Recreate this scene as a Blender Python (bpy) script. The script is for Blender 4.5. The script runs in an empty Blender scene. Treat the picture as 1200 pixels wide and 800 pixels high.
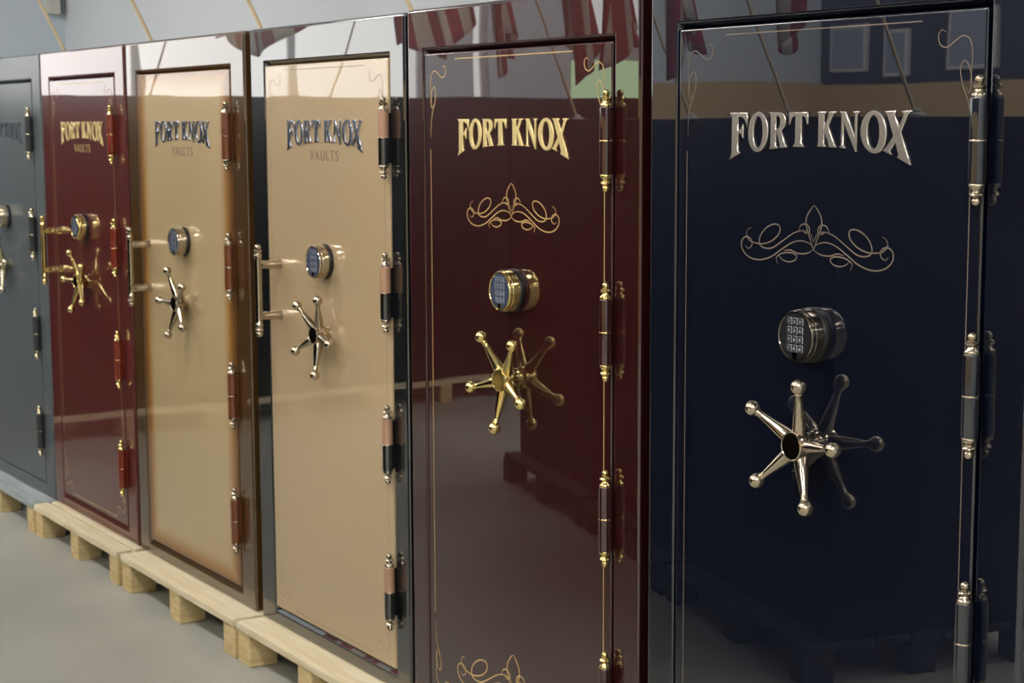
import bpy, bmesh, math, random
from mathutils import Vector, Matrix
random.seed(7)
PI = math.pi
S = bpy.context.scene
COL = S.collection
FLOOR = -0.13            # safes stand on pallets whose deck is z = 0

# ------------------------------------------------------------------ helpers
def link(o, parent=None):
    COL.objects.link(o)
    if parent: o.parent = parent
    return o
def to_obj(name, bm, mats, parent=None, smooth=None, loc=None):
    me = bpy.data.meshes.new(name)
    bmesh.ops.recalc_face_normals(bm, faces=bm.faces[:])
    if smooth is not None:
        for f in bm.faces: f.smooth = True
        for e in bm.edges:
            if len(e.link_faces) == 2 and e.calc_face_angle(0) > math.radians(smooth): e.smooth = False
    bm.to_mesh(me); bm.free()
    for m in (mats if isinstance(mats, (list, tuple)) else [mats]): me.materials.append(m)
    o = bpy.data.objects.new(name, me); link(o, parent)
    if smooth is not None and smooth < 39: w = o.modifiers.new('weighted', 'WEIGHTED_NORMAL'); w.keep_sharp = True; w.weight = 100
    if loc: o.location = loc
    return o
def empty(name, loc=(0, 0, 0), rz=0, parent=None, **kw):
    o = bpy.data.objects.new(name, None); o.empty_display_size = .1; link(o, parent)
    o.location = loc; o.rotation_euler = (0, 0, rz)
    for k, v in kw.items(): o[k] = v
    return o
def tag(o, **kw):
    for k, v in kw.items(): o[k] = v
    return o
def struct(o): o['kind'] = 'structure'; return o
def add_box(bm, a, b, bevel=0, seg=2, mi=0):
    x0, y0, z0 = a; x1, y1, z1 = b
    vs = [bm.verts.new(p) for p in ((x0,y0,z0),(x1,y0,z0),(x1,y1,z0),(x0,y1,z0),(x0,y0,z1),(x1,y0,z1),(x1,y1,z1),(x0,y1,z1))]
    fs = [bm.faces.new([vs[i] for i in q]) for q in ((0,3,2,1),(4,5,6,7),(0,1,5,4),(1,2,6,5),(2,3,7,6),(3,0,4,7))]
    for f in fs: f.material_index = mi
    if bevel:
        es = list({e for f in fs for e in f.edges})
        r = bmesh.ops.bevel(bm, geom=es, offset=bevel, segments=seg, profile=.5, affect='EDGES')
        for f in r['faces']: f.material_index = mi
def add_lathe(bm, prof, M=None, n=24, mi=0, caps=True):
    """prof: (r, h) list round the local Z axis; M places it."""
    M = M or Matrix.Identity(4); rings = []
    for r, h in prof:
        rings.append([bm.verts.new(M @ Vector((r*math.cos(2*PI*i/n), r*math.sin(2*PI*i/n), h))) for i in range(n)])
    for a, b in zip(rings, rings[1:]):
        for i in range(n):
            f = bm.faces.new((a[i], a[(i+1) % n], b[(i+1) % n], b[i])); f.material_index = mi
    if caps:
        f = bm.faces.new(list(reversed(rings[0]))); f.material_index = mi
        f = bm.faces.new(rings[-1]); f.material_index = mi
def axis_mat(o, d):
    d = Vector(d).normalized()
    return Matrix.Translation(o) @ d.to_track_quat('Z', 'Y').to_matrix().to_4x4()
OUT = (0, -1, 0)        # the direction a safe's front faces in its own frame
def ball(rc, zc, a0=-80, a1=90, n=8):
    return [(max(rc*math.cos(math.radians(a)), .0002), zc+rc*math.sin(math.radians(a))) for a in [a0+(a1-a0)*i/n for i in range(n+1)]]
def spline(pts, k=8):
    """Catmull-Rom through pts."""
    P = [Vector(p) for p in pts]; P = [P[0]*2-P[1]] + P + [P[-1]*2-P[-2]]; out = []
    for i in range(1, len(P)-2):
        for j in range(k):
            t = j/k; a, b, c, d = P[i-1:i+3]
            out.append(.5*((2*b)+(c-a)*t+(2*a-5*b+4*c-d)*t*t+(3*b-a-3*c+d)*t**3))
    out.append(P[-2]); return out
def add_ribbon(bm, pts, w, y, taper=True):
    """flat painted line of width w following 2-D pts (x, z) on the plane y"""
    n = len(pts); prev = None
    for i, p in enumerate(pts):
        a = pts[max(i-1, 0)]; b = pts[min(i+1, n-1)]; t = b-a
        if t.length < 1e-9: continue
        t.normalize(); m = Vector((-t.y, t.x)); ww = w/2
        if taper: ww *= .35+.65*min(1, 4*min(i, n-1-i)/n)
        cur = (bm.verts.new((p.x+m.x*ww, y, p.y+m.y*ww)), bm.verts.new((p.x-m.x*ww, y, p.y-m.y*ww)))
        if prev: bm.faces.new((prev[0], prev[1], cur[1], cur[0]))
        prev = cur

# ------------------------------------------------------------------ materials
MATS = {}
def new_mat(name):
    m = bpy.data.materials.new(name); m.use_nodes = True; nt = m.node_tree; MATS[name] = m
    return m, nt, nt.nodes['Principled BSDF']
def nd(nt, t, **kw):
    n = nt.nodes.new(t)
    for k, v in kw.items():
        if k in n.inputs: n.inputs[k].default_value = v
        else: setattr(n, k, v)
    return n
def rgb(r, g, b):
    f = lambda c: (c/255/12.92 if c <= 10.31 else ((c/255+.055)/1.055)**2.4)
    return (f(r), f(g), f(b), 1)
def paint(name, col, rough=.35, metal=.0, coat=1.0, ior=1.6, warp=.0007, coat_rough=.0, spec=.12, flake=0):
    """sprayed, lacquered steel: the sheet is a touch wavy and the lacquer has orange peel"""
    m, nt, b = new_mat(name)
    b.inputs['Base Color'].default_value = col; b.inputs['Roughness'].default_value = rough
    b.inputs['Metallic'].default_value = metal; b.inputs['Specular IOR Level'].default_value = spec
    b.inputs['Coat Weight'].default_value = coat; b.inputs['Coat IOR'].default_value = ior
    b.inputs['Coat Roughness'].default_value = coat_rough
    tc = nd(nt, 'ShaderNodeTexCoord')
    n1 = nd(nt, 'ShaderNodeTexNoise', Scale=2.2, Detail=1.0); n2 = nd(nt, 'ShaderNodeTexNoise', Scale=130.0, Detail=1.0)
    nt.links.new(tc.outputs['Object'], n1.inputs['Vector']); nt.links.new(tc.outputs['Object'], n2.inputs['Vector'])
    b1 = nd(nt, 'ShaderNodeBump', Strength=1.0, Distance=warp); b2 = nd(nt, 'ShaderNodeBump', Strength=.6, Distance=.000012)
    nt.links.new(n1.outputs['Fac'], b1.inputs['Height']); nt.links.new(n2.outputs['Fac'], b2.inputs['Height'])
    nt.links.new(b1.outputs['Normal'], b2.inputs['Normal'])
    nt.links.new(b1.outputs['Normal'], b.inputs['Coat Normal']); nt.links.new(b2.outputs['Normal'], b.inputs['Normal'])
    return m
def simple(name, col, rough=.5, metal=0, **kw):
    m, nt, b = new_mat(name)
    b.inputs['Base Color'].default_value = col; b.inputs['Roughness'].default_value = rough; b.inputs['Metallic'].default_value = metal
    for k, v in kw.items(): b.inputs[k].default_value = v
    return m
def noisy(name, c1, c2, scale, rough=.6, stretch=(1, 1, 1), detail=6, bump=0, rough2=None, **kw):
    m = simple(name, c1, rough, **kw); nt = m.node_tree; b = nt.nodes['Principled BSDF']
    tc = nd(nt, 'ShaderNodeTexCoord'); mp = nd(nt, 'ShaderNodeMapping', Scale=stretch)
    n = nd(nt, 'ShaderNodeTexNoise', Scale=scale, Detail=float(detail)); r = nd(nt, 'ShaderNodeValToRGB')
    r.color_ramp.elements[0].color = c1; r.color_ramp.elements[1].color = c2
    r.color_ramp.elements[0].position = .35; r.color_ramp.elements[1].position = .65
    nt.links.new(tc.outputs['Object'], mp.inputs['Vector']); nt.links.new(mp.outputs['Vector'], n.inputs['Vector'])
    nt.links.new(n.outputs['Fac'], r.inputs['Fac']); nt.links.new(r.outputs['Color'], b.inputs['Base Color'])
    if bump:
        bp = nd(nt, 'ShaderNodeBump', Strength=.5, Distance=bump)
        nt.links.new(n.outputs['Fac'], bp.inputs['Height']); nt.links.new(bp.outputs['Normal'], b.inputs['Normal'])
    return m

NAVY   = paint('navy_lacquer', rgb(5, 9, 23), ior=1.75)
WINE   = paint('burgundy_lacquer', rgb(42, 12, 12), ior=1.75)
WINE2  = paint('red_brown_lacquer', rgb(84, 34, 32), ior=1.6, warp=.0014)
BLACK  = paint('black_lacquer', rgb(12, 14, 16), ior=2.0)
TAN    = paint('champagne_lacquer', rgb(180, 157, 122), ior=1.6, warp=.0016, rough=.4, metal=.15)
BRONZE = paint('bronze_brown_lacquer', rgb(70, 48, 20), ior=1.85)
HRED   = paint('red_hinge_lacquer', rgb(120, 44, 26), ior=1.6, warp=0)
HBRN   = paint('brown_hinge_lacquer', rgb(104, 58, 32), ior=1.6, warp=0)
HTAN   = paint('copper_tan_hinge_lacquer', rgb(166, 128, 102), ior=1.6, warp=0)
SLATE  = noisy('slate_textured_paint', rgb(76, 83, 87), rgb(84, 91, 95), 60, rough=.33, bump=.0001)
SLATEH = simple('dark_hinge_paint', rgb(52, 56, 56), .35)
SLATEL = simple('charcoal_lettering', rgb(60, 66, 72), .4)
# gold door whose airbrushed brown fade runs round the rim
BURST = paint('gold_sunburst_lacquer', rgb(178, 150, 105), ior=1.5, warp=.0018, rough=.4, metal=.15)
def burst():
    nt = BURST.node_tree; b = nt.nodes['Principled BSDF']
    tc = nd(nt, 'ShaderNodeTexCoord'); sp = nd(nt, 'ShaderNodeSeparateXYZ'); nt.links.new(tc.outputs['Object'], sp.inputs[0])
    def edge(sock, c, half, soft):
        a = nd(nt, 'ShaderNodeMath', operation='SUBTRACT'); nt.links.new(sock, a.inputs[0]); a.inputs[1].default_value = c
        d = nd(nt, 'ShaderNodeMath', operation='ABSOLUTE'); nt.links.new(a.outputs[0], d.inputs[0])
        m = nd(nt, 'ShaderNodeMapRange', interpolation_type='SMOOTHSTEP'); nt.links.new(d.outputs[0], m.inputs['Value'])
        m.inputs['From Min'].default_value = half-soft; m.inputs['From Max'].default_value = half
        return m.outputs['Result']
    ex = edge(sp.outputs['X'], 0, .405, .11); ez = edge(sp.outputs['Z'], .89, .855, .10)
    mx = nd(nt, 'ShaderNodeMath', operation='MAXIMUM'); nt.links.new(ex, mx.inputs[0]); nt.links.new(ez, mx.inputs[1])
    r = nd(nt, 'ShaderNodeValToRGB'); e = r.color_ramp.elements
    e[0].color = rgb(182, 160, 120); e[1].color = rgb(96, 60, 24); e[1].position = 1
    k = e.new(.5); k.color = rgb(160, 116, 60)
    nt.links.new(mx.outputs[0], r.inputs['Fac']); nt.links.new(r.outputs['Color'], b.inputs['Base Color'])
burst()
CHROME = simple('polished_nickel', rgb(174, 161, 141), .09, 1.0)
PALEB  = simple('pale_brass', rgb(208, 198, 168), .12, 1.0)
DARKN  = simple('dark_nickel', rgb(118, 110, 100), .12, 1.0)
BRASS  = simple('polished_brass', rgb(214, 192, 128), .10, 1.0)
GOLDL  = simple('gold_lettering', rgb(232, 208, 146), .3, .55)
GOLDP  = simple('gold_pinstripe_paint', rgb(196, 168, 110), .35, .3)
SILVL  = simple('brushed_silver_lettering', rgb(186, 178, 170), .26, .85)
STEELL = simple('polished_steel_lettering', rgb(160, 165, 178), .16, .95)
BRZP   = simple('bronze_pinstripe_paint', rgb(122, 108, 94), .4, .3)
BRWNP  = simple('brown_pinstripe_paint', rgb(120, 98, 70), .5)
GREYV  = simple('grey_lettering_paint', rgb(118, 104, 84), .4, .3)
KEYF   = simple('black_keypad_face', rgb(24, 25, 27), .3)
KEYB   = simple('blue_grey_keypad_face', rgb(50, 58, 78), .35)
KEYTOP = simple('key_rubber', rgb(40, 42, 48), .5)
KEYTB  = simple('blue_grey_key_rubber', rgb(60, 68, 88), .5)
KEYW   = simple('white_key_print', rgb(186, 188, 190), .5)
RUBBER = simple('black_ring_and_gap_shade', rgb(16, 14, 14), .35)
WOOD   = noisy('pine_boards', rgb(208, 190, 150), rgb(224, 212, 182), 3, stretch=(1.2, 14, 14), rough=.65, bump=.0006)
WOODB  = noisy('pine_blocks', rgb(190, 164, 112), rgb(212, 190, 142), 6, stretch=(2, 2, 10), rough=.7)
GREYW  = noisy('weathered_grey_boards', rgb(138, 146, 148), rgb(168, 174, 174), 3, stretch=(1.2, 14, 14), rough=.6)
POLE   = simple('pale_wood_pole', rgb(222, 200, 158), .5)

# ------------------------------------------------------------------ lettering
def ell(cx, cy, rx, ry, n=28): return [(cx+rx*math.cos(2*PI*i/n), cy+ry*math.sin(2*PI*i/n)) for i in range(n)]
GL = {
 'F': [[(0,1),(1,1),(.99,.64),(.84,.84),(.66,.905),(.48,.91),(.48,.60),(.62,.62),(.74,.73),(.77,.73),(.77,.40),(.74,.40),(.62,.52),(.48,.53),(.48,.13),(.60,.075),(0,0),(.12,.10),(.14,.92)]],
 'O': [ell(.5,.5,.52,.52), ell(.5,.5,.24,.41)],
 'R': [[(0,1),(.56,1),(.78,.96),(.90,.86),(.91,.70),(.84,.58),(.66,.49),(.90,.09),(1,0),(.58,0),(.62,.06),(.42,.44),(.38,.44),(.38,.08),(.48,0),(0,0),(.08,.08),(.08,.93)],
       [(.38,.90),(.50,.90),(.60,.84),(.62,.72),(.58,.60),(.48,.545),(.38,.54)]],
 'T': [[(0,1),(1,1),(1,.64),(.97,.64),(.84,.86),(.67,.90),(.67,.10),(.80,0),(.20,0),(.33,.10),(.33,.90),(.16,.86),(.03,.64),(0,.64)]],
 'K': [[(0,1),(.46,1),(.38,.93),(.38,.58),(.62,.93),(.56,1),(1,1),(.84,.93),(.58,.60),(.92,.08),(1.02,0),(.58,0),(.62,.07),(.42,.42),(.38,.37),(.38,.08),(.48,0),(0,0),(.08,.08),(.08,.93)]],
 'N': [[(0,1),(.34,1),(.80,.34),(.80,.93),(.68,1),(1.04,1),(.93,.93),(.92,-.06),(.84,-.06),(.22,.72),(.22,.08),(.34,0),(-.02,0),(.09,.08),(.11,.93)]],
 'X': [[(0,1),(.44,1),(.38,.94),(.56,.68),(.72,.93),(.64,1),(1,1),(.87,.93),(.63,.57),(.93,.12),(1.02,-.02),(.50,.03),(.56,.10),(.44,.34),(.24,.13),(.32,.06),(-.04,.10),(.08,.17),(.36,.47),(.11,.93)]],
}
WORD = [('F',0,.110),('O',.117,.232),('R',.240,.345),('T',.356,.462),('K',.512,.618),('N',.634,.735),('O',.748,.876),('X',.864,1.0)]
def lettering(name, x0, x1, ztop, mat, parent, yf, hm=.061, he=.027, ext=.0004, bev=.0014):
    cu = bpy.data.curves.new(name, 'CURVE'); cu.dimensions = '2D'; cu.fill_mode = 'BOTH'; cu.extrude = ext; cu.bevel_depth = bev; cu.bevel_resolution = 0; cu.offset = -bev*.8
    W = x1-x0
    for g, a, b in WORD:
        for loop in GL[g]:
            sp = cu.splines.new('POLY'); sp.use_cyclic_u = True; sp.points.add(len(loop)-1)
            for p, (u, v) in zip(sp.points, loop):
                f = a+u*(b-a); t = 2*f-1
                # the top runs straight, the foot of the word arches
                p.co = (x0+f*W, ztop-(1-v)*(hm+he*abs(t)**2.3), 0, 1)
    return curve_mesh(cu, name, mat, parent, yf-bev-ext)
def curve_mesh(cu, name, mat, parent, y):
    tmp = bpy.data.objects.new('tmp', cu); COL.objects.link(tmp)
    dg = bpy.context.evaluated_depsgraph_get(); dg.update()
    me = bpy.data.meshes.new_from_object(tmp.evaluated_get(dg)); bpy.data.objects.remove(tmp)
    me.transform(Matrix.Translation((0, y, 0)) @ Matrix.Rotation(PI/2, 4, 'X')); me.name = name
    me.materials.clear(); me.materials.append(mat)
    o = bpy.data.objects.new(name, me); return link(o, parent)
def text_mesh(s, size, name, mat, parent, x, y, z, spacing=1.0, ext=.0003, xs=1.0):
    cu = bpy.data.curves.new(name, 'FONT'); cu.body = s; cu.size = size; cu.align_x = 'CENTER'; cu.align_y = 'CENTER'; cu.extrude = ext; cu.space_character = spacing
    o = curve_mesh(cu, name, mat, parent, 0); o.data.transform(Matrix.Translation((x, y, z)) @ Matrix.Diagonal((xs, 1, 1, 1))); return o

# ------------------------------------------------------------------ pinstriping (local: x from the door centre, z height)
SC = [[(0,-.018),(-.010,.008),(-.030,.014),(-.055,.004),(-.085,-.022),(-.112,-.044),(-.135,-.046),(-.148,-.034),(-.144,-.006),(-.126,.018),(-.106,.028),(-.092,.022),(-.094,0),(-.112,-.022),(-.136,-.034),(-.158,-.034),(-.176,-.028),(-.186,-.012),(-.182,.006),(-.172,.012)],
      [(0,-.040),(-.008,-.024),(-.032,-.016),(-.058,-.024),(-.088,-.048),(-.116,-.072),(-.148,-.084),(-.178,-.078),(-.197,-.056),(-.199,-.030),(-.186,-.016),(-.172,-.024),(-.170,-.042),(-.180,-.052),(-.189,-.044)],
      [(0,-.040),(-.018,-.052),(-.042,-.054),(-.062,-.046),(-.080,-.050)],
      [(-.096,-.090),(-.100,-.072),(-.084,-.058),(-.060,-.054),(-.045,-.062),(-.050,-.076),(-.068,-.082),(-.084,-.076),(-.094,-.064)],
      [(0,-.038),(-.012,.000),(-.020,.030),(-.019,.056),(-.008,.080),(0,.090)],
      [(-.040,.014),(-.034,.030),(-.022,.034),(-.013,.026),(-.012,.012),(-.022,.008),(-.030,.016)]]
CORNER = [[(.086,-.036),(.096,-.032),(.103,-.040),(.099,-.055),(.084,-.060),(.066,-.050),(.050,-.043),(.036,-.049),(.030,-.066),(.030,-.098),(.034,-.120)],
          [(.029,-.208),(.030,-.176),(.036,-.148),(.048,-.122),(.054,-.098),(.048,-.083),(.038,-.088),(.031,-.106),(.031,-.126),(.036,-.134),(.041,-.124)]]
V2 = lambda p: Vector((p[0], p[1]))
def flourish(bm, cx, cz, s, w, y, sx=1):
    for m in (1, -1):
        for c in SC: add_ribbon(bm, [Vector((cx+p.x*m*s, cz+p.y*s*.62)) for p in spline([V2(q) for q in c])], w, y)
def corner(bm, X0, X1, Z0, Z1, w, y, which):
    for k in which:
        bx, sx = (X0, 1) if 'L' in k else (X1, -1); bz, sz = (Z1, 1) if 'T' in k else (Z0, -1)
        for c in CORNER: add_ribbon(bm, [Vector((bx+sx*p.x, bz+sz*p.y)) for p in spline([V2(q) for q in c])], w, y)
def seg(bm, a, b, w, y): add_ribbon(bm, [Vector(a), Vector(b)], w, y, False)

# ------------------------------------------------------------------ hardware
FIN = [(.0118, 0), (.0132, .003), (.0128, .006), (.0080, .010), (.0072, .0135), (.0110, .0165), (.0122, .019), (.0100, .022), (.0058, .0245)] + ball(.0078, .0300, -50)
def make_hinge(parent, x, z, up, low, metal, name='hinge'):
    r = empty(name, (x, -.018, z), 0, parent)
    bm = bmesh.new()
    add_lathe(bm, [(.0128, -.0715), (.0145, -.069), (.0145, -.0012)], mi=1)
    add_lathe(bm, [(.0145, .0012), (.0145, .069), (.0128, .0715)], mi=0)
    add_box(bm, (-.004, .0, -.066), (.004, .022, .066), mi=1)          # leaf set into the gap
    to_obj('barrel', bm, [up, low], r, 35)
    bm = bmesh.new(); add_lathe(bm, [(.0148, -.0014), (.0156, 0), (.0148, .0014)], n=28); to_obj('ring', bm, metal, r, 60)
    for s in (1, -1):
        bm = bmesh.new(); add_lathe(bm, FIN, axis_mat((0, 0, s*.0708), (0, 0, s))); to_obj('finial', bm, metal, r, 50)
    return r
def make_wheel(parent, z, phase, metal, R=.118, x=0):
    r = empty('spoke_wheel', (x, 0, z), 0, parent)
    bm = bmesh.new()
    add_lathe(bm, [(.0245, 0), (.0245, .010), (.0262, .014), (.0275, .018), (.0275, .0445), (.0265, .0472), (.0245, .0478), (.0238, .0468), (.001, .0468)], axis_mat((0, 0, 0), OUT), 36)
    to_obj('hub', bm, metal, r, 40)
    for k in range(5):
        a = math.radians(phase+72*k); d = Vector((math.cos(a), -.24, math.sin(a)))
        bm = bmesh.new()
        add_lathe(bm, [(.0140, .018), (.0138, .030), (.0118, .050), (.0090, .072), (.0068, .090), (.0058, .100), (.0078, .1025), (.0078, .1045), (.006, .106)] + ball(.0142, R, -62, 90, 12), axis_mat((0, -.025, 0), d), 24)
        to_obj('spoke', bm, metal, r, 60)
    return r
def rr(w, h, rad, n=4):
    out = []
    for cx, cz, a0 in ((w-rad, h-rad, 0), (-w+rad, h-rad, 90), (-w+rad, -h+rad, 180), (w-rad, -h+rad, 270)):
        out += [(cx+rad*math.cos(math.radians(a0+90*i/n)), cz+rad*math.sin(math.radians(a0+90*i/n))) for i in range(n+1)]
    return out
def prism(bm, loop, y0, y1, mi=0, cx=0, cz=0):
    a = [bm.verts.new((cx+x, y0, cz+z)) for x, z in loop]; b = [bm.verts.new((cx+x, y1, cz+z)) for x, z in loop]
    for f in [bm.faces.new(list(reversed(b))), bm.faces.new(a)] + [bm.faces.new((a[i], b[i], b[(i+1) % len(a)], a[(i+1) % len(a)])) for i in range(len(a))]: f.material_index = mi
DIG = {}
def digit_mesh(c):
    if c not in DIG:
        o = text_mesh(c, .0072, 'digit', KEYW, None, 0, -.0438, -.0004, ext=.0001); DIG[c] = o.data; bpy.data.objects.remove(o)
    return DIG[c]
def make_keypad(parent, z, metal, face, keym, x=0):
    r = empty('keypad', (x, 0, z), 0, parent)
    bm = bmesh.new(); add_lathe(bm, [(.0500, 0), (.0505, .003), (.0500, .010), (.0480, .013)], axis_mat((0, 0, 0), OUT), 48); to_obj('base_ring', bm, RUBBER, r, 40)
    bm = bmesh.new()
    add_lathe(bm, [(.0470, .012), (.0488, .014), (.0486, .030), (.0470, .0325), (.0474, .035), (.0468, .040), (.0450, .0425), (.0432, .0425), (.0420, .0405), (.001, .0395)], axis_mat((0, 0, 0), OUT), 56)
    to_obj('housing', bm, metal, r, 35)
    bm = bmesh.new(); prism(bm, ell(0, 0, .0405, .0415, 40), -.0385, -.0408); to_obj('face_plate', bm, face, r, 40)
    for i, c in enumerate('123456789*0#'):
        kx = (i % 3-1)*.0146; kz = .0270-(i//3)*.0163
        bm = bmesh.new()
        prism(bm, rr(.0059, .0065, .0018), -.0405, -.0420, 1)
        prism(bm, rr(.0056, .0062, .0015), -.0420, -.0430, 0)
        me = digit_mesh(c); tmp = bmesh.new(); tmp.from_mesh(me); vm = {}
        for v in tmp.verts: vm[v.index] = bm.verts.new((v.co.x, v.co.y+.0006, v.co.z))
        for f in tmp.faces:
            try: g = bm.faces.new([vm[v.index] for v in f.verts]); g.material_index = 1
            except ValueError: pass
        tmp.free()
        to_obj('key', bm, [keym, KEYW], r, None, (kx, 0, kz))
    bm = bmesh.new(); prism(bm, [(-.006, .005), (0, .0065), (.006, .005), (.0065, -.001), (.004, -.0055), (0, -.0075), (-.004, -.0055), (-.0065, -.001)], -.0405, -.0425, 0, 0, -.0345); to_obj('badge', bm, metal, r, 40)
    return r
def make_handle(parent, x, z, metal):
    r = empty('pull_handle', (x, 0, z), 0, parent)
    endp = [(.0100, .098), (.0122, .101), (.0118, .106), (.0085, .110), (.0085, .113), (.0122, .117), (.0122, .120), (.0075, .123)] + ball(.0098, .1295, -45)
    prof = [(p[0], -p[1]) for p in reversed(endp)] + [(.0108, -.080), (.0104, 0), (.0108, .080)] + endp
    bm = bmesh.new(); add_lathe(bm, prof, Matrix.Translation((0, -.073, 0)), 24); to_obj('bar', bm, metal, r, 50)
    for s in (1, -1):
        bm = bmesh.new(); add_lathe(bm, [(.0150, 0), (.0150, .004), (.0138, .008), (.0130, .030), (.0122, .060), (.0100, .070)], axis_mat((0, 0, s*.0765), OUT)); to_obj('standoff', bm, metal, r, 40)
    return r

# ------------------------------------------------------------------ a safe
def rect_loop(bm, x0, x1, z0, z1, y): return [bm.verts.new(p) for p in ((x0, y, z0), (x1, y, z0), (x1, y, z1), (x0, y, z1))]
def ringf(bm, a, b, mi=0):
    for i in range(4): bm.faces.new((a[i], a[(i+1) % 4], b[(i+1) % 4], b[i])).material_index = mi
def safe(label, group, X0, X1, O0, O1, frame, door, hup, hlow, metal, letter, phase, H=1.83, rot=0, origin=None,
         keys=(KEYB, KEYTB), handle=False, vaults=None, stripes=None, name='safe', depth=.86, hx=0.0, wheelz=.948, word=True, kz=1.157, yo=0, zo=0, wx=0, lw=.236, lz=0, hs=1):
    """X0..X1 body, O0..O1 door opening along the row; own frame is centred on the opening, front at y = 0"""
    k = (2.229+yo)/2.229; X0, X1, O0, O1 = X0*k, X1*k, O0*k, O1*k
    cx = (O0+O1)/2
    root = empty(name, origin or (cx, yo, zo), rot, None, label=label, category='safe', group=group)
    x0, x1, o0, o1 = X0-cx, X1-cx, O0-cx, O1-cx
    zt, zb = H-.099, .038
    wl, wt, wb, D = .006, .010, .017, .016
    bm = bmesh.new()
    A = rect_loop(bm, x0, x1, -zo, H, 0); Bk = rect_loop(bm, x0, x1, -zo, H, depth)
    L1 = rect_loop(bm, o0, o1, zb, zt, 0); L2 = rect_loop(bm, o0+wl, o1-wl, zb+wb, zt-wt, D); L3 = rect_loop(bm, o0+wl, o1-wl, zb+wb, zt-wt, .06)
    ringf(bm, A, L1); ringf(bm, L1, L2); ringf(bm, L2, L3, 1); bm.faces.new(L3).material_index = 1; ringf(bm, Bk, A); bm.faces.new(list(reversed(Bk)))  # second material blackens the door gap, its shade put into the colour
    bm.edges.ensure_lookup_table()
    es = [e for e in bm.edges if all(v in A+Bk for v in e.verts)]
    bmesh.ops.bevel(bm, geom=es, offset=.009, segments=4, profile=.5, affect='EDGES')
    es = [e for e in bm.edges if all(v.is_valid and v in L1+L2 for v in e.verts)]
    bmesh.ops.bevel(bm, geom=es, offset=.0035, segments=3, profile=.5, affect='EDGES')
    to_obj('body', bm, [frame, RUBBER], root, 38)
    g = .003
    d0, d1, dz0, dz1 = o0+wl+g, o1-wl-g, zb+wb+g, zt-wt-g
    bm = bmesh.new(); add_box(bm, (d0, 0.0, dz0), (d1, .045, dz1), .004, 3)
    dr = to_obj('door', bm, door, root, 38)
    zoff = H-1.83
    if word:
        lettering('lettering', -lw, lw, 1.556+zoff+lz, letter, dr, 0.0)
    if vaults: text_mesh('VAULTS', .043, 'small_lettering', vaults, dr, .0, -.0006, 1.455+zoff, 1.25)
    if stripes: stripes(dr, d0, d1, dz0, dz1)
    for z in (1.508, 1.098, .687, .279): make_hinge(root, o1-.006+hx, z+zoff*(z/1.6), hup, hlow, metal).scale.z = hs
    make_wheel(root, wheelz+zoff, phase, metal, x=wx)
    make_keypad(root, kz+zoff, keys[2] if len(keys) > 2 else metal, *keys[:2], x=wx)
    if handle: make_handle(root, o0+.088, 1.053, metal)
    return root

def stripe_set(mat, w, fl=(), corners=('TL', 'TR', 'BL', 'BR'), top=True, sides=True, bottom=True, rightline=True):
    def f(dr, d0, d1, z0, z1):
        y = -.0004
        for k in corners:
            bm = bmesh.new(); corner(bm, d0, d1, z0, z1, w, y, [k]); to_obj('corner_scroll', bm, mat, dr)
        bm = bmesh.new()
        if top: seg(bm, (-.25, z1-.016), (.25, z1-.016), w, y)
        if bottom: seg(bm, (-.25, z0+.016), (.25, z0+.016), w, y)
        if sides: seg(bm, (d0+.027, z0+.235), (d0+.027, z1-.235), w, y)
        if rightline: seg(bm, (d1-.027, z0+.235), (d1-.027, z1-.235), w, y)
        to_obj('pinstripe_border', bm, mat, dr)
        for cz, s, ww in fl:
            bm = bmesh.new(); flourish(bm, 0, cz, s, ww, y); to_obj('scroll_ornament', bm, mat, dr)
    return f

GRP = 'lacquered vault safes standing in a row on pallets'
safe('glossy navy blue safe with silver lettering and black keypad, at the right end', GRP, -2.905, -1.885, -2.816, -1.985,
     NAVY, NAVY, NAVY, NAVY, CHROME, SILVL, 6, keys=(KEYF, KEYTOP, DARKN), yo=-.09, zo=.008, lw=.233, wheelz=.957, hs=.955, stripes=stripe_set(BRZP, .0017, [(1.335, .985, .0024), (.20, 1.3, .003)]))
safe('glossy burgundy safe with large gold lettering and gold scroll, between the navy and beige safes', GRP, -3.931, -2.935, -3.850, -3.028,
     WINE, WINE, WINE, WINE, BRASS, GOLDL, 51, yo=-.03, wx=.010, stripes=stripe_set(GOLDP, .0024, [(1.352, .985, .0029), (.200, 1.3, .0036)]))
safe('champagne beige door safe in glossy black frame, silver lettering and nickel pull handle', GRP, -4.900, -3.946, -4.802, -4.024,
     BLACK, TAN, HTAN, BLACK, CHROME, STEELL, -7, handle=True, vaults=GREYV, hx=.0,
     stripes=stripe_set(BRWNP, .0016))
safe('gold sunburst door safe with brown faded edges in a bronze frame, nickel pull handle', GRP, -5.955, -4.946, -5.862, -5.046,
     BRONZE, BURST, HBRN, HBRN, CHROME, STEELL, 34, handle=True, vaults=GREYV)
safe('red brown safe with brass wheel, brass pull handle and gold lettering, second from left', GRP, -6.911, -5.978, -6.812, -6.070,
     WINE2, WINE2, HRED, HRED, BRASS, GOLDL, 34, handle=True, vaults=GOLDP,
     stripes=stripe_set(GOLDP, .0028))
safe('slate grey matte textured safe at the far left end of the row', GRP, -7.955, -6.922, -7.82, -7.028,
     SLATE, SLATE, SLATEH, SLATEH, PALEB, SLATEL, 10)

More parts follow.
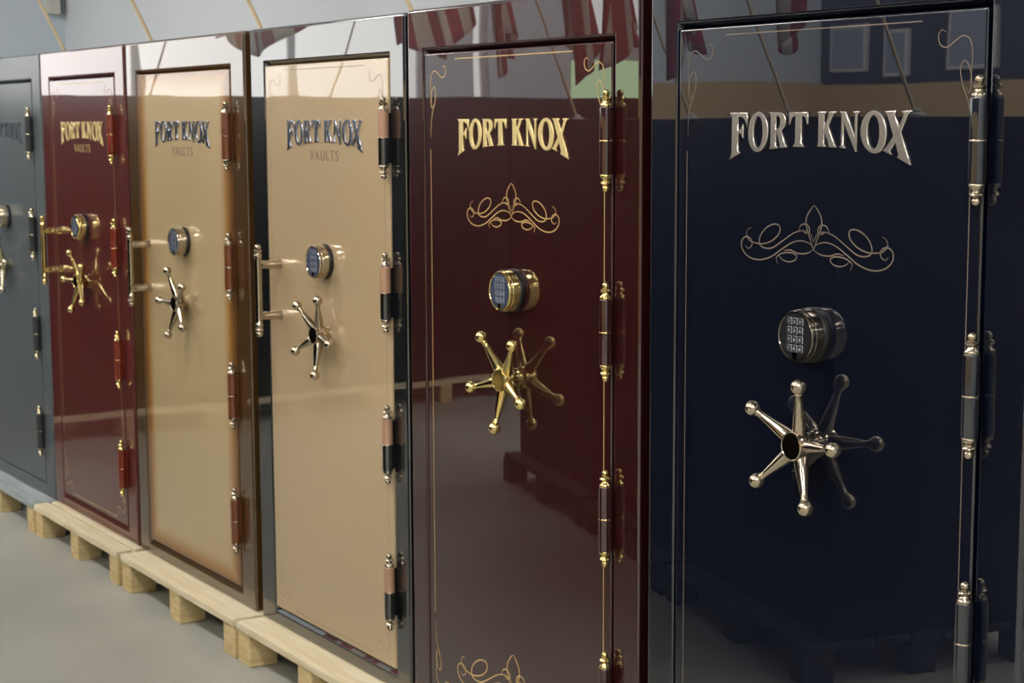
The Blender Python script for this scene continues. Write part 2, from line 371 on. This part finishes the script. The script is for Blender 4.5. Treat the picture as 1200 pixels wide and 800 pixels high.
# ------------------------------------------------------------------ pallets
def pallet(label, X0, X1, board=WOOD, block=WOODB, rot=0, origin=None, front=-.095, back=.86, group='wooden pallets under the safes', n=7):
    cx = (X0+X1)/2; x0, x1 = X0-cx, X1-cx
    r = empty('pallet', origin or (cx, 0, FLOOR), rot, None, label=label, category='pallet', group=group)
    h = -FLOOR; t = .025; gap = .012
    pitch = (back-front)/n
    for i in range(n):
        bm = bmesh.new(); y = front+i*pitch
        add_box(bm, (x0, y, h-t), (x1, y+pitch-gap, h-.0005), .002, 1); to_obj('deck_board', bm, board, r)
    for yc in (front+.045, (front+back)/2, back-.06):
        for xc in (x0+.045, 0, x1-.045):
            bm = bmesh.new(); add_box(bm, (xc-.044, yc-.040, 0), (xc+.044, yc+.055, h-t), .003, 1); to_obj('block', bm, block, r)
    return r
pallet('grey weathered pallet under the slate grey safe', -7.96, -6.935, GREYW, WOODB)
pallet('pine pallet under the red brown safe, farthest of the pale pallets', -6.915, -5.955, n=13)
pallet('pine pallet under the gold sunburst safe', -5.915, -4.915)
pallet('pine pallet with a visible front block under the champagne beige safe', -4.892, -3.95)
pallet('pine pallet under the glossy burgundy safe', -3.935, -2.935)
pallet('pine pallet under the glossy navy safe at the right end', -2.915, -1.875)

# ------------------------------------------------------------------ the showroom
def wall_box(name, a, b, mat):
    bm = bmesh.new(); add_box(bm, a, b); return struct(to_obj(name, bm, mat))
CONC = noisy('concrete_floor', rgb(156, 156, 148), rgb(170, 170, 161), 1.6, rough=.38, detail=9)
WALLW = noisy('white_wall_paint', rgb(196, 201, 205), rgb(200, 205, 209), 1.2, rough=.7)
WALLB = simple('blue_grey_wall_paint', rgb(196, 206, 216), .7)
WALLD = simple('dark_blue_wall_paint', rgb(52, 58, 78), .7)
TANW = simple('tan_wainscot', rgb(196, 168, 124), .6)
CEIL = simple('white_ceiling', rgb(205, 205, 205), .8)
XL, XR, YB, YF, ZC = -12.05, 5.0, 1.85, -9.2, 4.4
wall_box('floor', (XL-.15, YF-.15, FLOOR-.1), (XR+.15, YB+.15, FLOOR), CONC)
wall_box('ceiling', (XL-.15, YF-.15, ZC), (XR+.15, YB+.15, ZC+.1), CEIL)
wall_box('wall_back', (XL-.15, YB, FLOOR), (XR+.15, YB+.15, ZC), WALLW)
wall_box('wall_right', (XR, YF, FLOOR), (XR+.15, YB, ZC), WALLW)
wall_box('wall_front', (XL-.15, YF-.15, FLOOR), (XR+.15, YF, ZC), WALLD)
# left end wall, pierced by windows: (y0, y1, z0, z1)
WINS = [(-4.85, -1.15, .95, 3.3), (-5.42, -5.25, 1.2, 2.9), (-7.05, -6.25, 1.45, 2.75)]
def pierced(name, x0, x1, mats_fn):
    ys = sorted({YF, YB} | {w[0] for w in WINS} | {w[1] for w in WINS}); bm = bmesh.new()
    for a, b in zip(ys, ys[1:]):
        w = next((w for w in WINS if w[0] <= a+1e-6 and w[1] >= b-1e-6), None)
        if w: add_box(bm, (x0, a, FLOOR), (x1, b, w[2])); add_box(bm, (x0, a, w[3]), (x1, b, ZC))
        else: add_box(bm, (x0, a, FLOOR), (x1, b, ZC))
    return struct(to_obj(name, bm, mats_fn))
pierced('wall_left', XL-.15, XL, WALLB)
WINE_E = {}
def emit(name, c, s, c2=None, zmid=0):
    m = bpy.data.materials.new(name); m.use_nodes = True; nt = m.node_tree; nt.nodes.clear()
    o = nd(nt, 'ShaderNodeOutputMaterial'); e = nd(nt, 'ShaderNodeEmission'); e.inputs['Strength'].default_value = s; e.inputs['Color'].default_value = c
    nt.links.new(e.outputs[0], o.inputs[0])
    if c2:
        g = nd(nt, 'ShaderNodeNewGeometry'); sp = nd(nt, 'ShaderNodeSeparateXYZ'); nt.links.new(g.outputs['Position'], sp.inputs[0])
        mr = nd(nt, 'ShaderNodeMapRange'); mr.inputs['From Min'].default_value = zmid-.03; mr.inputs['From Max'].default_value = zmid+.03
        nt.links.new(sp.outputs['Z'], mr.inputs['Value'])
        mx = nd(nt, 'ShaderNodeMixRGB'); mx.inputs[1].default_value = c2; mx.inputs[2].default_value = c
        nt.links.new(mr.outputs[0], mx.inputs[0]); nt.links.new(mx.outputs[0], e.inputs['Color'])
    return m
DAY = emit('daylit_window', (1.0, .99, .96, 1), 3.5)
DAYG = emit('daylit_window_greenery', (1, 1, 1, 1), 3.2, (.62, .85, .50, 1), 2.12)
WFR = simple('white_window_frame', rgb(190, 192, 196), .5)
for i, (a, b, c, d) in enumerate(WINS):
    r = struct(empty('window_%d' % (i+1), (XL-.08, (a+b)/2, c)))
    bm = bmesh.new(); yh = (b-a)/2; h = d-c; f = .045
    add_box(bm, (-.03, -yh, 0), (.03, yh, f)); add_box(bm, (-.03, -yh, h-f), (.03, yh, h)); add_box(bm, (-.03, -yh, f), (.03, -yh+f, h-f)); add_box(bm, (-.03, yh-f, f), (.03, yh, h-f))
    if i == 0:
        for k in (1, 2): add_box(bm, (-.03, -yh+2*yh*k/3-.025, f), (.03, -yh+2*yh*k/3+.025, h-f))
    if i == 2: add_box(bm, (-.03, -yh+f, .62), (.035, yh-f, .80))
    to_obj('window_frame', bm, WFR, r)
    bm = bmesh.new(); add_box(bm, (-.012, -yh+f, f), (-.006, yh-f, h-f)); to_obj('pane', bm, DAYG if i == 2 else DAY, r)
bm = bmesh.new(); add_box(bm, (XL, YF, FLOOR), (XL+.03, -7.10, 1.90)); add_box(bm, (XL, -7.10, FLOOR), (XL+.03, -6.20, 1.44)); add_box(bm, (XL, YF, FLOOR), (XR, YF+.03, 1.88)); struct(to_obj('trim_1', bm, TANW))

# grey electrical box high beside the back corner
r = empty('electrical_box', (XL-.003, 1.755, 2.31), 0, None, label='small white electrical box high on the wall by the far left corner', category='electrical box')
bm = bmesh.new(); add_box(bm, (0, -.048, 0), (.07, .045, .30), .004, 2); to_obj('box', bm, simple('off_white_box', rgb(200, 198, 190), .5), r)
bm = bmesh.new(); add_box(bm, (.07, -.040, .02), (.074, .037, .28), .001, 1); to_obj('lid', bm, MATS['off_white_box'], r)
bm = bmesh.new(); add_box(bm, (0, .046, 0), (.065, .058, .30)); to_obj('conduit_plate', bm, simple('dark_plate', rgb(60, 66, 74), .5), r)  # dark strip stands for the box's shaded side and shadow

# ------------------------------------------------------------------ ceiling lights
TUBE = emit('lit_diffuser', (1.0, .97, .93, 1), 42)
HOUS = simple('fixture_housing', rgb(210, 210, 210), .5)
for xx in (-10, -6.5, -3, .5, 3.6):  # all unseen; the right-end fixtures are added to brighten right-facing sides
    for yy in (-2.3, -4.9, -7.5):
        r = empty('ceiling_light', (xx, yy, ZC), 0, None, label='unseen long white ceiling light over the showroom floor', category='ceiling light', group='ceiling lights')
        bm = bmesh.new(); add_box(bm, (-.65, -.29, -.06), (.65, .29, 0), .005, 1); to_obj('housing', bm, HOUS, r)
        bm = bmesh.new(); add_box(bm, (-.61, -.25, -.085), (.61, .25, -.06), .005, 1); to_obj('diffuser', bm, TUBE, r)

# ------------------------------------------------------------------ flags on leaning poles
def flag_mat():
    m, nt, b = new_mat('striped_flag_cloth'); b.inputs['Roughness'].default_value = .8
    uv = nd(nt, 'ShaderNodeUVMap'); sp = nd(nt, 'ShaderNodeSeparateXYZ'); nt.links.new(uv.outputs[0], sp.inputs[0])
    def M(op, a, bb=None):
        n = nd(nt, 'ShaderNodeMath', operation=op)
        for i, s in enumerate((a, bb)):
            if s is None: continue
            if isinstance(s, (int, float)): n.inputs[i].default_value = s
            else: nt.links.new(s, n.inputs[i])
        return n.outputs[0]
    u, v = sp.outputs[0], sp.outputs[1]                      # u along the hoist, v along the fly
    red = M('GREATER_THAN', M('MODULO', M('MULTIPLY', M('ADD', u, 0), 13), 2.0), 1.0)
    can = M('MULTIPLY', M('GREATER_THAN', u, 6/13), M('LESS_THAN', v, .4))
    def mix(f, c1, c2):
        n = nd(nt, 'ShaderNodeMixRGB'); nt.links.new(f, n.inputs[0])
        for i, c in ((1, c1), (2, c2)):
            if isinstance(c, tuple): n.inputs[i].default_value = c
            else: nt.links.new(c, n.inputs[i])
        return n.outputs[0]
    st = mix(red, rgb(178, 34, 46), rgb(226, 218, 208))
    fu = M('ABSOLUTE', M('SUBTRACT', M('FRACT', M('MULTIPLY', u, 17)), .5)); fv = M('ABSOLUTE', M('SUBTRACT', M('FRACT', M('MULTIPLY', v, 15)), .5))
    star = M('LESS_THAN', M('ADD', fu, fv), .28)
    blue = mix(star, rgb(30, 36, 84), rgb(225, 225, 225))
    c = mix(can, st, blue); nt.links.new(c, b.inputs['Base Color'])
    tr = nd(nt, 'ShaderNodeBsdfTranslucent'); nt.links.new(c, tr.inputs['Color']); ms = nd(nt, 'ShaderNodeMixShader', Fac=.45)
    nt.links.new(b.outputs[0], ms.inputs[1]); nt.links.new(tr.outputs[0], ms.inputs[2]); nt.links.new(ms.outputs[0], nt.nodes['Material Output'].inputs[0])
    return m
FLAG = flag_mat()
def flag(base, d, length, hoist, fly, seed, label, group, spread=0):
    """pole from base along d; the cloth hangs straight down from the hoist in folds"""
    r = empty('flag', base, 0, None, label=label, category='flag', group=group)
    d = Vector(d).normalized(); rnd = random.Random(seed)
    bm = bmesh.new(); add_lathe(bm, [(.03, 0), (.03, .008), (.014, .012), (.014, .022), (.008, .024)], n=16); to_obj('stand', bm, HOUS, r, 40)
    bm = bmesh.new(); add_lathe(bm, [(.0062, .01), (.0062, length)], axis_mat((0, 0, 0), d), 10); add_lathe(bm, ball(.018, length+.015), axis_mat((0, 0, 0), d), 12); to_obj('pole', bm, POLE, r, 40)
    bm = bmesh.new(); uvl = bm.loops.layers.uv.new(); NU, NV = 26, 22; grid = []
    p1, p2 = rnd.uniform(0, 6), rnd.uniform(0, 6); side = Vector((1, 0, 0)) if abs(d.x) < abs(d.y) else Vector((0, 1, 0))
    fwd = Vector((d.x, d.y, 0)).normalized() if Vector((d.x, d.y, 0)).length > 1e-3 else Vector((0, -1, 0))
    for i in range(NU+1):
        u = i/NU; top = d*(length-hoist*(1-u)); row = []
        for j in range(NV+1):
            v = j/NV; amp = .045*min(1, v*3)
            off = side*(amp*math.sin(u*15+p1+v*1.5)+.02*v*math.sin(u*6+p2))+fwd*(.025*math.sin(u*11+p2)*v+.05*v*(.5-u))
            row.append((bm.verts.new(top+off+side*spread*u*v+Vector((0, 0, -fly*v*(.9+.1*math.cos(u*7+p1))-(v*u*hoist*.8 if spread else 0)))), u, v))
        grid.append(row)
    for i in range(NU):
        for j in range(NV):
            q = [grid[i][j], grid[i+1][j], grid[i+1][j+1], grid[i][j+1]]
            f = bm.faces.new([x[0] for x in q]); f.smooth = True
            for lp, x in zip(f.loops, q): lp[uvl].uv = (x[1], x[2])
    me = bpy.data.meshes.new('cloth'); bm.to_mesh(me); bm.free(); me.materials.append(FLAG)
    o = link(bpy.data.objects.new('cloth', me), r)
    sm = o.modifiers.new('thick', 'SOLIDIFY'); sm.thickness = .002
    return r
GF = 'flags on wooden poles standing on the safes'
for i, (x, who) in enumerate(((-7.33, 'slate grey'), (-6.32, 'red brown'), (-5.34, 'gold sunburst'), (-4.33, 'champagne beige'), (-3.42, 'burgundy'))):
    flag((x, .26, 1.83), (0, -.50, 1), 1.62, .55, .88 if i == 0 else .60, i, 'tan wooden flagpole with striped flag leaning forward on top of the %s safe' % who, GF, -.25 if i == 0 else 0)

# ------------------------------------------------------------------ the rest of the showroom, seen in the lacquer
DARKP = simple('dark_safe_paint', rgb(8, 9, 14), .6, **{'Specular IOR Level': .1})
BLACKP = simple('dark_pallet_plastic', rgb(30, 31, 34), .6)
def far_safe(i, x, y, rz, H, label, grp, mat, metal, front=-.09, back=.75):
    o = safe(label, grp, -.50, .50, -.40, .40, mat, mat, mat, mat, metal, STEELL, 20+31*i, H=H, rot=rz, origin=(x, y, 0), word=False, depth=.75)
    c, s = math.cos(rz), math.sin(rz)
    pallet('pallet under a dark safe across the aisle', -.51, .51, WOOD if grp.startswith('dark safes along') else BLACKP, WOODB if grp.startswith('dark safes along') else BLACKP, rot=rz, origin=(x, y, FLOOR), front=front, back=back, group='pallets under safes across the aisle')
G1 = 'dark safes along the end of the aisle'
for i in range(4):
    far_safe(i, -9.70, -1.05-1.03*i, -PI/2, 1.70, 'black safe on a pallet at the end of the aisle, turned back to front', G1, DARKP, CHROME, 0, .84)
ang = math.radians(14.0); G2 = 'dark safes across the aisle'
for i in range(3):
    t = .52+1.06*i; px, py = -6.75+math.cos(ang)*t, -2.24+math.sin(ang)*t
    far_safe(i+2, px+.75*math.sin(ang), py-.75*math.cos(ang), ang, 1.56, 'dark safe across the aisle with its back to the lacquered row', G2, DARKP, CHROME, 0, .84)
for i, (x, y, fly) in enumerate(((-6.55, -2.45, .80), (-5.85, -2.40, .88), (-5.30, -2.22, .80), (-4.55, -2.05, .86), (-3.75, -1.85, .82))):
    flag((x, y, 1.56), (-.28, .25, 1), 1.85, .80, fly, 20+i, 'striped flag on a pole standing on a dark safe across the aisle', 'flags across the aisle', -.38)
for i, y in enumerate((-1.4, -2.55)):
    flag((-9.35, y, 1.70), (.32, -.22, 1), 1.85, .80, .82, 40+i, 'striped flag on a pole standing on a black safe at the aisle end', 'flags at the aisle end', -.40)
PALE = simple('pale_board_print', rgb(150, 158, 178), .5)
for i, (x, z, w_, h_) in enumerate(((-11.65, 2.0, .45, .42), (-11.05, 1.95, .30, .40), (-10.2, 1.98, .5, .5))):
    r = empty('notice_board', (x, YF+.03, z), 0, None, label='pale framed board on the dark far wall', category='notice board', group='boards on the far wall')
    bm = bmesh.new(); add_box(bm, (-w_/2, -.03, 0), (w_/2, .02, h_), .004, 1); to_obj('frame', bm, HOUS, r)
    bm = bmesh.new(); add_box(bm, (-w_/2+.03, .02, .03), (w_/2-.03, .024, h_-.03)); to_obj('panel', bm, PALE, r)

# ------------------------------------------------------------------ camera, world, view
w = bpy.data.worlds.new('world'); S.world = w; w.use_nodes = True
w.node_tree.nodes['Background'].inputs[0].default_value = (.75, .85, 1, 1); w.node_tree.nodes['Background'].inputs[1].default_value = .5
yaw, pitch, roll = math.radians(57.05), math.radians(7.23), math.radians(-.24)
F = Vector((-math.sin(yaw)*math.cos(pitch), math.cos(yaw)*math.cos(pitch), -math.sin(pitch)))
R = Vector((math.cos(yaw), math.sin(yaw), 0)); U = R.cross(F)
R2 = R*math.cos(roll)+U*math.sin(roll); U2 = -R*math.sin(roll)+U*math.cos(roll)
cd = bpy.data.cameras.new('camera'); cam = bpy.data.objects.new('camera', cd); COL.objects.link(cam)
M = Matrix.Identity(4)
for i in range(3): M[i][0], M[i][1], M[i][2] = R2[i], U2[i], -F[i]
M.translation = (0, -2.229, 1.548); cam.matrix_world = M
cd.sensor_width = 36; cd.lens = 2024.1/1200*36; cd.clip_start = .05; cd.clip_end = 100
cd.dof.use_dof = True; cd.dof.focus_distance = 3.35; cd.dof.aperture_fstop = 9
S.camera = cam
v = S.view_settings; v.view_transform = 'Standard'; v.look = 'None'; v.gamma = 1; v.use_curve_mapping = False; v.exposure = 0
